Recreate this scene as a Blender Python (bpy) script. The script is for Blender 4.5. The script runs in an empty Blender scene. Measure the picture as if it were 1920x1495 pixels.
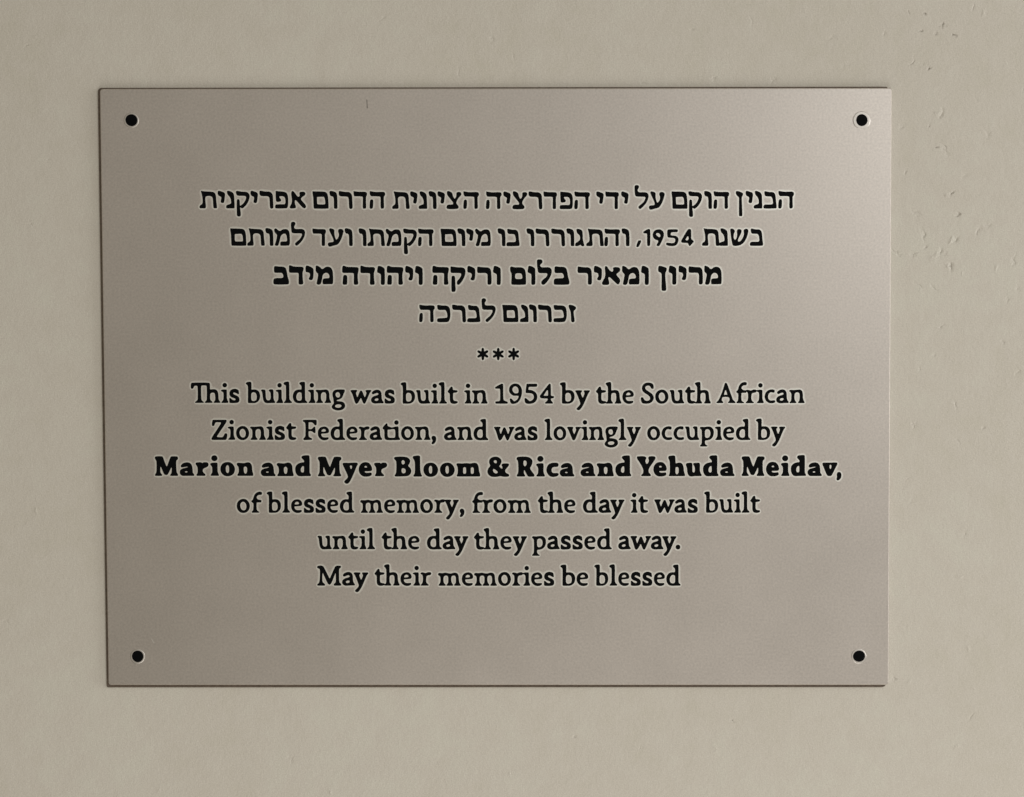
import bpy, bmesh, math, random
import numpy as np
from mathutils import Matrix, Vector

C = bpy.context.scene.collection
SC = bpy.context.scene
MM = 0.001
Z0 = 1.5                       # height of the plaque's centre above the floor line (m)

# ------------------------------------------------------------------ camera
cam = bpy.data.cameras.new('camera')
cam.sensor_width = 36.0
cam.lens = 40.0
cam.clip_start, cam.clip_end = 0.01, 50.0
cam_o = bpy.data.objects.new('camera', cam)
C.objects.link(cam_o)
cam_o.matrix_world = Matrix(((0.999996, 0.001632, 0.002438, 0.009223), (0.002389, 0.029689, -0.999556, -0.581595), (-0.001703, 0.999558, 0.029685, 1.512503), (0.000000, 0.000000, 0.000000, 1.000000)))
SC.camera = cam_o

# ------------------------------------------------------------------ surroundings and light
world = bpy.data.worlds.new('World')
SC.world = world
world.use_nodes = True
wn = world.node_tree
wn.nodes.clear()
w_out = wn.nodes.new('ShaderNodeOutputWorld')
w_bg = wn.nodes.new('ShaderNodeBackground')
w_tc = wn.nodes.new('ShaderNodeTexCoord')
w_dot = wn.nodes.new('ShaderNodeVectorMath'); w_dot.operation = 'DOT_PRODUCT'
w_dot.inputs[1].default_value = Vector((0.56, -0.68, 0.44)).normalized()
w_map = wn.nodes.new('ShaderNodeMapRange')
w_rmp = wn.nodes.new('ShaderNodeValToRGB')
wn.links.new(w_tc.outputs['Generated'], w_dot.inputs[0])
wn.links.new(w_dot.outputs['Value'], w_map.inputs['Value'])
w_map.inputs['From Min'].default_value = -1.0
w_map.inputs['From Max'].default_value = 1.0
wn.links.new(w_map.outputs[0], w_rmp.inputs['Fac'])
r = w_rmp.color_ramp                         # unseen surroundings, graded brighter up and right for the plate's sheen
r.elements[0].position, r.elements[0].color = 0.0, (0.30, 0.265, 0.205, 1)
r.elements[1].position, r.elements[1].color = 1.0, (1.15, 1.12, 1.06, 1)
e = r.elements.new(0.5); e.color = (0.39, 0.345, 0.258, 1)
e = r.elements.new(0.70); e.color = (0.50, 0.452, 0.36, 1)
e = r.elements.new(0.82); e.color = (0.92, 0.86, 0.76, 1)
wn.links.new(w_rmp.outputs['Color'], w_bg.inputs['Color'])
w_bg.inputs['Strength'].default_value = 0.475
wn.links.new(w_bg.outputs[0], w_out.inputs[0])

def area(name, loc, target, size, size_y, power, col):
    d = bpy.data.lights.new(name, 'AREA')
    d.shape = 'RECTANGLE'; d.size = size; d.size_y = size_y
    d.energy = power; d.color = col
    o = bpy.data.objects.new(name, d); C.objects.link(o)
    o.location = loc
    o.rotation_euler = (Vector(target) - Vector(loc)).to_track_quat('-Z', 'Y').to_euler()
    return o
area('side_key', (1.58, -0.42, Z0 + 0.08), (0.0, 0, Z0), 0.7, 1.0, 10.4, (0.985, 0.99, 0.985))  # unseen area lamp added for the light from the right
area('sheen_fill', (0.98, -1.32, Z0 + 0.52), (0.05, 0, Z0), 0.6, 0.6, 3.2, (0.985, 0.99, 0.985))  # unseen lamp added to brighten the plate's upper right
area('low_fill', (0.25, -0.68, Z0 - 1.25), (0.15, 0, Z0 - 0.2), 1.1, 0.7, 7.6, (1.0, 0.975, 0.935))  # unseen low lamp added to brighten the lower wall

SC.view_settings.view_transform = 'Standard'
SC.view_settings.look = 'None'
SC.view_settings.exposure = 0.0
SC.view_settings.gamma = 1.0
SC.view_settings.use_curve_mapping = False

# ------------------------------------------------------------------ material helpers
def new_mat(name):
    m = bpy.data.materials.new(name); m.use_nodes = True
    nt = m.node_tree
    return m, nt, nt.nodes['Principled BSDF']
def node(nt, kind, **kw):
    n = nt.nodes.new(kind)
    for k, v in kw.items(): setattr(n, k, v)
    return n
def noise(nt, vec, scale, detail=3.0, rough=0.5):
    n = node(nt, 'ShaderNodeTexNoise')
    n.inputs['Scale'].default_value = scale
    n.inputs['Detail'].default_value = detail
    n.inputs['Roughness'].default_value = rough
    nt.links.new(vec, n.inputs['Vector'])
    return n
def ramp(nt, val, stops):
    n = node(nt, 'ShaderNodeValToRGB')
    el = n.color_ramp.elements
    el[0].position, el[0].color = stops[0][0], (*stops[0][1], 1)
    el[1].position, el[1].color = stops[-1][0], (*stops[-1][1], 1)
    for p, c in stops[1:-1]:
        x = el.new(p); x.color = (*c, 1)
    nt.links.new(val, n.inputs['Fac'])
    return n
def mapr(nt, val, a, b, c, d):
    n = node(nt, 'ShaderNodeMapRange')
    for k, v in zip(('From Min', 'From Max', 'To Min', 'To Max'), (a, b, c, d)): n.inputs[k].default_value = v
    nt.links.new(val, n.inputs['Value'])
    return n
def math_n(nt, op, a, b):
    n = node(nt, 'ShaderNodeMath', operation=op)
    for i, v in enumerate((a, b)):
        if isinstance(v, (int, float)): n.inputs[i].default_value = v
        else: nt.links.new(v, n.inputs[i])
    return n
def bump(nt, h, strength, dist, normal=None):
    n = node(nt, 'ShaderNodeBump')
    n.inputs['Strength'].default_value = strength
    n.inputs['Distance'].default_value = dist
    nt.links.new(h, n.inputs['Height'])
    if normal is not None: nt.links.new(normal, n.inputs['Normal'])
    return n

DENTS = [(0.2086, 0.19072, 0.00158, 0.00118, 0.0, 0.5, 0.3),
    (0.2175, 0.18963, 0.00158, 0.00158, 0.0, 0.9, 0.7),
    (0.22619, 0.1832, 0.00158, 0.00138, 0.0, 0.8, 0.5),
    (0.21434, 0.18135, 0.00158, 0.00158, 0.0, 0.7, 0.4),
    (0.23217, 0.17837, 0.00197, 0.00158, 0.349, 0.9, 0.6),
    (0.21909, 0.16314, 0.00197, 0.00118, 1.047, 1, 0.8),
    (0.21071, 0.16503, 0.00551, 0.00138, 0.349, 0.5, 0),
    (0.22325, 0.17973, 0.00118, 0.00118, 0.0, 0.5, 0.3),
    (0.22579, 0.13951, 0.00354, 0.00236, 0.0, 0.8, 0.1),
    (0.22336, 0.13979, 0.00236, 0.00158, 0.0, -0.4, 0),
    (0.22298, 0.12285, 0.00158, 0.00118, 1.571, 0.9, 0.7),
    (0.22704, 0.12231, 0.00512, 0.00158, -0.349, 0.7, 0),
    (0.21964, 0.13308, 0.00118, 0.00118, 0.0, 0.5, 0.3),
    (0.20766, 0.1105, 0.00354, 0.00158, 0.611, 0.6, 0.1),
    (0.23159, 0.0994, 0.00354, 0.00197, 0.698, 0.9, 0.2),
    (0.22943, 0.09832, 0.00276, 0.00197, 0.698, -0.5, 0),
    (0.2344, 0.08887, 0.00236, 0.00158, -0.873, 0.9, 0.35),
    (0.21298, 0.09026, 0.00433, 0.00197, -0.785, 0.6, 0),
    (0.2177, 0.07836, 0.00551, 0.00158, -0.262, 0.6, 0),
    (0.21802, 0.07241, 0.00315, 0.00197, 0.611, 0.8, 0.15),
    (0.21209, 0.0681, 0.00354, 0.00158, 0.873, 0.6, 0.1),
    (0.23372, 0.07563, 0.00354, 0.00236, 0.436, 0.9, 0.15),
    (0.23101, 0.07509, 0.00276, 0.00197, 0.349, -0.6, 0),
    (0.22618, 0.06969, 0.00551, 0.00236, 0.436, 0.7, 0.05),
    (0.22241, 0.067, 0.00473, 0.00236, 0.349, -0.5, 0),
    (0.23168, 0.06265, 0.00354, 0.00197, -0.436, 1, 0.3),
    (0.2295, 0.06292, 0.00236, 0.00158, -0.349, -0.5, 0),
    (0.2034, 0.06947, 0.00473, 0.00138, -0.873, 0.6, 0),
    (0.24533, 0.07993, 0.00354, 0.00158, 0.436, 0.6, 0.05),
    (0.2499, 0.08316, 0.00394, 0.00158, -1.047, 0.5, 0),
    (0.26312, 0.06475, 0.00551, 0.00158, 0.262, 0.5, 0),
    (0.26726, 0.1515, 0.00158, 0.00118, 0.0, 0.8, 0.4),
    (0.21494, 0.05266, 0.00354, 0.00197, -0.698, 0.5, 0),
    (0.22256, 0.05129, 0.00394, 0.00158, -0.524, 0.5, 0),
    (0.22681, 0.03229, 0.00236, 0.00158, 0.349, 0.6, 0.1),
    (0.21641, 0.01055, 0.00394, 0.00158, 0.524, 0.4, 0),
    (0.23401, -0.00855, 0.00315, 0.00158, -0.524, 0.5, 0.05),
    (0.25815, 0.02408, 0.00236, 0.00158, 0.175, 0.5, 0.1),
    (0.24828, -0.01948, 0.00197, 0.00158, 0.0, 0.5, 0.1),
    (0.20983, -0.04676, 0.00354, 0.00158, 0.698, 0.4, 0),
    (0.20412, -0.14914, 0.00315, 0.00158, -0.698, 0.8, 0.15),
    (0.04052, -0.18031, 0.00197, 0.00158, 0.0, 0.7, 0.1),
    (0.12189, -0.17067, 0.00158, 0.00138, 0.0, 0.7, 0.1),
    (-0.10683, -0.19102, 0.00354, 0.00158, 0.349, 0.5, 0.05),
    (0.14055, 0.15662, 0.00315, 0.00118, 1.222, 0.4, 0),
    (0.07434, 0.15462, 0.00354, 0.00118, 1.396, 0.4, 0),
    (0.11082, 0.15669, 0.00315, 0.00118, 1.484, 0.4, 0),
    (-0.22804, 0.11708, 0.00276, 0.00158, 0.349, 0.4, 0),
    (-0.23664, 0.08468, 0.00315, 0.00158, -0.524, 0.4, 0),
    (0.07354, -0.1845, 0.00236, 0.00158, 0.524, 0.4, 0),
    (0.24012, -0.07422, 0.00354, 0.00158, 0.524, 0.35, 0),
    (0.17013, 0.17798, 0.00394, 0.00158, 1.047, 0.35, 0),
    (0.24887, 0.12952, 0.00394, 0.00158, -0.349, 0.4, 0),
    (0.19708, 0.18059, 0.00315, 0.00158, 0.524, 0.4, 0),
    (0.20558, 0.1323, 0.00315, 0.00158, 0.524, 0.35, 0),
    (0.23827, 0.10801, 0.00354, 0.00158, 1.047, 0.35, 0),
    (0.26062, 0.04579, 0.00394, 0.00158, 0.698, 0.35, 0),
    (0.17835, 0.16449, 0.0042, 0.00196, 1.032, 0.26, 0),
    (-0.23811, 0.17461, 0.00234, 0.00167, 0.9, 0.33, 0),
    (-0.05785, 0.18751, 0.00263, 0.0021, 0.649, 0.28, 0),
    (0.24299, 0.14669, 0.00197, 0.00206, -0.71, 0.29, 0),
    (-0.08606, -0.20748, 0.00324, 0.00191, -0.721, -0.44, 0),
    (0.26522, 0.05048, 0.00202, 0.00171, 1.065, 0.3, 0),
    (0.24165, 0.19259, 0.00357, 0.00164, -0.464, 0.41, 0),
    (-0.00223, 0.17745, 0.00239, 0.00158, 1.073, 0.44, 0),
    (-0.25251, -0.11988, 0.00283, 0.00183, -1.2, 0.26, 0),
    (0.24694, 0.19056, 0.00255, 0.00202, -0.092, -0.35, 0),
    (0.23532, -0.02759, 0.00381, 0.00167, -0.499, 0.34, 0),
    (0.23753, 0.05829, 0.00232, 0.0016, 0.495, -0.27, 0),
    (0.21609, 0.16484, 0.00232, 0.00192, 1.214, 0.28, 0),
    (0.24509, -0.15522, 0.00204, 0.00196, -0.382, -0.3, 0),
    (0.21143, -0.15229, 0.00205, 0.00177, 0.827, -0.28, 0),
    (-0.01914, 0.16101, 0.00295, 0.00151, -0.31, 0.26, 0),
    (0.23627, -0.18438, 0.00398, 0.00215, -0.114, -0.35, 0),
    (0.22332, 0.01778, 0.0041, 0.00147, 0.787, 0.36, 0),
    (0.09972, 0.18241, 0.00218, 0.00159, 0.689, 0.42, 0),
    (0.25473, 0.06086, 0.00336, 0.00141, -0.475, -0.36, 0),
    (0.23741, -0.09619, 0.0036, 0.00161, 1.089, -0.38, 0),
    (0.00575, -0.19814, 0.00274, 0.00159, -0.516, -0.35, 0),
    (-0.23718, -0.0617, 0.00371, 0.00203, -0.366, -0.42, 0),
    (0.22835, 0.06895, 0.0023, 0.00215, -0.736, 0.32, 0),
    (0.21204, -0.05841, 0.00295, 0.00186, 1.066, 0.35, 0),
    (0.24194, -0.13351, 0.00261, 0.00216, -0.744, -0.37, 0),
    (0.00887, 0.16913, 0.00346, 0.00141, -0.069, 0.3, 0),
    (-0.17469, -0.20774, 0.00311, 0.00181, -0.206, -0.32, 0),
    (0.12912, 0.18624, 0.0041, 0.00138, -0.231, 0.31, 0),
    (0.11204, -0.1869, 0.00425, 0.00181, -0.485, -0.31, 0),
    (0.24401, -0.16858, 0.0039, 0.00171, 0.765, 0.38, 0),
    (0.21585, 0.05075, 0.0031, 0.00154, -0.897, -0.27, 0),
    (0.21347, -0.01847, 0.00342, 0.00149, 0.316, 0.43, 0),
    (0.26641, 0.00888, 0.0031, 0.00194, -0.284, 0.42, 0)]

# painted plaster: faint roller texture, slow unevenness, sparse pits and dents
def plaster():
    m, nt, b = new_mat('painted_plaster')
    tc = node(nt, 'ShaderNodeTexCoord').outputs['Object']
    col = noise(nt, tc, 9.0, 4.0, 0.55)
    mot = noise(nt, tc, 75.0, 3.0, 0.6)
    mixa = math_n(nt, 'MULTIPLY_ADD', mot.outputs['Fac'], 0.45)
    half = math_n(nt, 'MULTIPLY_ADD', col.outputs['Fac'], 0.45); half.inputs[2].default_value = 0.275
    nt.links.new(half.outputs[0], mixa.inputs[2])
    fine = noise(nt, tc, 1500.0, 2.0, 0.6)
    mix = math_n(nt, 'MULTIPLY_ADD', fine.outputs['Fac'], 0.30)
    mix.inputs[2].default_value = 0.0; nt.links.new(mixa.outputs[0], mix.inputs[2])
    cr = ramp(nt, mix.outputs[0], [(0.60, (0.594, 0.559, 0.465)), (0.87, (0.644, 0.600, 0.526)), (1.15, (0.660, 0.629, 0.546))])
    nt.links.new(cr.outputs['Color'], b.inputs['Base Color'])
    b.inputs['Roughness'].default_value = 0.62
    b.inputs['Specular IOR Level'].default_value = 0.3
    n1 = noise(nt, tc, 420.0, 3.0, 0.6)
    n2 = noise(nt, tc, 42.0, 3.0, 0.5)
    wob = noise(nt, tc, 230.0, 2.0)
    ofs = node(nt, 'ShaderNodeMixRGB', blend_type='LINEAR_LIGHT'); ofs.inputs['Fac'].default_value = 0.0035
    nt.links.new(tc, ofs.inputs[1]); nt.links.new(wob.outputs['Color'], ofs.inputs[2])
    b1 = bump(nt, n1.outputs['Fac'], 0.26, 0.0006)
    n4 = noise(nt, tc, 1250.0, 2.0, 0.6)
    b1 = bump(nt, n4.outputs['Fac'], 0.22, 0.0004, b1.outputs['Normal'])
    n3 = noise(nt, tc, 150.0, 3.0, 0.55)
    b1 = bump(nt, n3.outputs['Fac'], 0.13, 0.0010, b1.outputs['Normal'])
    b2 = bump(nt, n2.outputs['Fac'], 0.16, 0.0020, b1.outputs['Normal'])
    # knocks and pinholes in the plaster: x, z (m from the wall's middle), half length, half width, lean, depth, darker pit colour
    tot = None; pit_dark = None
    for x, z, rl, rw, lean, dep, dk in DENTS:
        mp = node(nt, 'ShaderNodeMapping', vector_type='TEXTURE')
        mp.inputs['Location'].default_value = (x, 0.0, z)
        mp.inputs['Rotation'].default_value = (0.0, lean, 0.0)
        mp.inputs['Scale'].default_value = (rw, 0.05, rl)
        nt.links.new(ofs.outputs[0], mp.inputs['Vector'])
        gr = node(nt, 'ShaderNodeTexGradient', gradient_type='QUADRATIC_SPHERE')
        nt.links.new(mp.outputs[0], gr.inputs['Vector'])
        m1 = math_n(nt, 'MULTIPLY_ADD', gr.outputs['Fac'], dep)
        if tot is not None: nt.links.new(tot.outputs[0], m1.inputs[2])
        else: m1.inputs[2].default_value = 0.0
        tot = m1
        if dk > 0:
            m2 = math_n(nt, 'MULTIPLY_ADD', gr.outputs['Fac'], dk)
            if pit_dark is not None: nt.links.new(pit_dark.outputs[0], m2.inputs[2])
            else: m2.inputs[2].default_value = 0.0
            pit_dark = m2
    inv = math_n(nt, 'MULTIPLY', tot.outputs[0], -1.0)
    last = bump(nt, inv.outputs[0], 1.0, 0.00052, b2.outputs['Normal'])
    grain = ramp(nt, fine.outputs['Fac'], [(0.30, (0.93, 0.93, 0.93)), (0.70, (1.07, 1.068, 1.065))])
    gm = node(nt, 'ShaderNodeMixRGB', blend_type='MULTIPLY'); gm.inputs['Fac'].default_value = 1.0
    nt.links.new(cr.outputs['Color'], gm.inputs[1]); nt.links.new(grain.outputs['Color'], gm.inputs[2])
    dm = node(nt, 'ShaderNodeMixRGB'); nt.links.new(pit_dark.outputs[0], dm.inputs['Fac'])
    nt.links.new(gm.outputs[0], dm.inputs[1]); dm.inputs[2].default_value = (0.22, 0.19, 0.145, 1)
    nt.links.new(dm.outputs[0], b.inputs['Base Color'])
    nt.links.new(last.outputs['Normal'], b.inputs['Normal'])
    return m

# satin metal sheet
def satin_metal(name, col, rough, grain=1.0, metallic=0.9):
    m, nt, b = new_mat(name)
    tc = node(nt, 'ShaderNodeTexCoord').outputs['Object']
    n0 = noise(nt, tc, 900.0, 3.0, 0.7)
    n1 = noise(nt, tc, 28.0, 4.0, 0.6)
    mix = math_n(nt, 'MULTIPLY_ADD', n1.outputs['Fac'], 0.22)
    nt.links.new(n0.outputs['Fac'], mix.inputs[2])
    v = 0.135 * grain
    cr = ramp(nt, mix.outputs[0], [(0.36, tuple(c * (1 - v) for c in col)), (0.86, tuple(c * (1 + v) for c in col))])
    nt.links.new(cr.outputs['Color'], b.inputs['Base Color'])
    b.inputs['Metallic'].default_value = metallic
    rr = mapr(nt, n1.outputs['Fac'], 0.3, 0.7, rough - 0.012, rough + 0.012)
    nt.links.new(rr.outputs[0], b.inputs['Roughness'])
    bm_ = bump(nt, n0.outputs['Fac'], 0.10 * grain, 0.0002)
    nt.links.new(bm_.outputs['Normal'], b.inputs['Normal'])
    return m

def plain(name, col, rough, spec=0.4):
    m, nt, b = new_mat(name)
    tc = node(nt, 'ShaderNodeTexCoord').outputs['Object']
    n = noise(nt, tc, 900.0, 2.0)
    cr = ramp(nt, n.outputs['Fac'], [(0.3, tuple(c * 0.8 for c in col)), (0.7, tuple(c * 1.2 for c in col))])
    nt.links.new(cr.outputs['Color'], b.inputs['Base Color'])
    b.inputs['Roughness'].default_value = rough
    b.inputs['Specular IOR Level'].default_value = spec
    return m

M_WALL = plaster()
M_PLATE = satin_metal('satin_steel', (0.628, 0.580, 0.534), 0.46)
M_HALO = satin_metal('letter_halo', (0.93, 0.915, 0.85), 0.47, 0.5)  # pale glow round the letters, put into a lighter metal colour
M_HALO_NICK = satin_metal('outer_halo_and_nick', (0.765, 0.735, 0.685), 0.47, 0.5)  # fainter outer part of the painted glow; also colours the nick
M_EDGE = satin_metal('cut_edge', (0.50, 0.44, 0.385), 0.32, 1.0)
M_SHADE = plain('edge_shade', (0.13, 0.10, 0.076), 0.8, 0.2)  # shade along the plate's edges, put into a dark colour
M_SINK = satin_metal('bright_countersink', (0.675, 0.635, 0.59), 0.47, 0.5)
M_INK = plain('black_enamel', (0.0028, 0.0032, 0.0036), 0.7, 0.06)
M_SCREW = plain('black_screw', (0.0024, 0.0026, 0.003), 0.7, 0.06)
M_SCRATCH = plain('dark_scratch', (0.11, 0.095, 0.08), 0.6)

# ------------------------------------------------------------------ mesh helpers
def link(name, me, mats, parent=None):
    o = bpy.data.objects.new(name, me)
    C.objects.link(o)
    me.materials.clear()
    for m in (mats if isinstance(mats, (list, tuple)) else [mats]): me.materials.append(m)
    if parent is not None: o.parent = parent
    return o
def from_bm(name, bm, mats, parent=None):
    me = bpy.data.meshes.new(name); bm.normal_update(); bm.to_mesh(me); bm.free()
    return link(name, me, mats, parent)

def sheet(loops, z0, z1):
    """closed loops (mm, x right / y up), holes by even-odd -> a flat slab from z0 to z1 mm in front of the plate"""
    cu = bpy.data.curves.new('tmp', 'CURVE'); cu.dimensions = '2D'; cu.fill_mode = 'BOTH'
    for L in loops:
        s = cu.splines.new('POLY'); s.points.add(len(L) - 1)
        s.points.foreach_set('co', np.c_[L, np.zeros(len(L)), np.ones(len(L))].astype(np.float32).ravel())
        s.use_cyclic_u = True
    cu.extrude = (z1 - z0) / 2
    o = bpy.data.objects.new('tmp', cu); C.objects.link(o)
    dg = bpy.context.evaluated_depsgraph_get()
    me = bpy.data.meshes.new_from_object(o.evaluated_get(dg))
    bpy.data.objects.remove(o); bpy.data.curves.remove(cu)
    n = len(me.vertices); co = np.empty(n * 3, np.float32); me.vertices.foreach_get('co', co); co = co.reshape(-1, 3)
    w = np.c_[co[:, 0] * MM, -(co[:, 2] + (z0 + z1) / 2) * MM, co[:, 1] * MM]
    me.vertices.foreach_set('co', w.astype(np.float32).ravel()); me.update()
    return me

# ------------------------------------------------------------------ the wall
bm = bmesh.new()
bmesh.ops.create_cube(bm, size=1.0)
for v in bm.verts: v.co = Vector((v.co.x * 2.6, (v.co.y + 0.5) * 0.2, v.co.z * 2.6))
wall = from_bm('wall', bm, M_WALL)
wall.location = (0, 0, Z0)
wall['kind'] = 'structure'

# ------------------------------------------------------------------ the plaque
T, GAP = 1.6, 0.8              # sheet thickness and stand-off from the wall, mm
plaque = bpy.data.objects.new('memorial_plaque', None)
C.objects.link(plaque)
plaque.location = (0, -(T + GAP) * MM, Z0)      # the plane of the plate's face
plaque['label'] = 'satin metal memorial plaque with black Hebrew and English lettering, screwed to the beige wall'
plaque['category'] = 'plaque'

# plate: rounded corners, softly broken front edge
corners = [(-200.46, 152.31), (199.87, 151.93), (200.72, -152.0), (-199.78, -151.59)]
def round_poly(P, rad, n=6):
    out = []
    for i in range(len(P)):
        a, b, c = (np.array(P[j % len(P)], float) for j in (i - 1, i, i + 1))
        u, v = (a - b) / np.linalg.norm(a - b), (c - b) / np.linalg.norm(c - b)
        p, q = b + u * rad[i], b + v * rad[i]
        for k in range(n + 1):
            t = k / n
            out.append((1 - t) ** 2 * p + 2 * t * (1 - t) * b + t * t * q)
    return np.array(out)
pl = round_poly(corners, (1.9, 1.2, 1.4, 1.3))
bm = bmesh.new()
vs = [bm.verts.new((x * MM, 0, y * MM)) for x, y in pl]
f = bm.faces.new(vs)
ex = bmesh.ops.extrude_face_region(bm, geom=[f])
for v in ex['geom']:
    if isinstance(v, bmesh.types.BMVert): v.co.y += T * MM
bmesh.ops.recalc_face_normals(bm, faces=bm.faces)
front = [e for e in bm.edges if all(abs(v.co.y) < 1e-9 for v in e.verts)]
bmesh.ops.bevel(bm, geom=front, offset=0.5 * MM, segments=1, profile=0.5, affect='EDGES')
bm.normal_update()
for f in bm.faces: f.material_index = 0 if abs(f.normal.y) > 0.985 else 1
from_bm('plate', bm, [M_PLATE, M_EDGE], plaque)

# edge shade as an added dark sheet: a thin line past the left, top and bottom edges
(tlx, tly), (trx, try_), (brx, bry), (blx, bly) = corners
shade_pl = round_poly([(tlx - 1.5, tly + 0.85), (trx - 1.6, try_ + 0.9), (brx - 0.9, bry - 1.5), (blx - 1.45, bly - 1.65)], (2.2, 1.0, 2.2, 1.0))
link('shade_sheet', sheet([shade_pl], -T - GAP + 0.05, -T - 0.03), M_SHADE, plaque)

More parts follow.
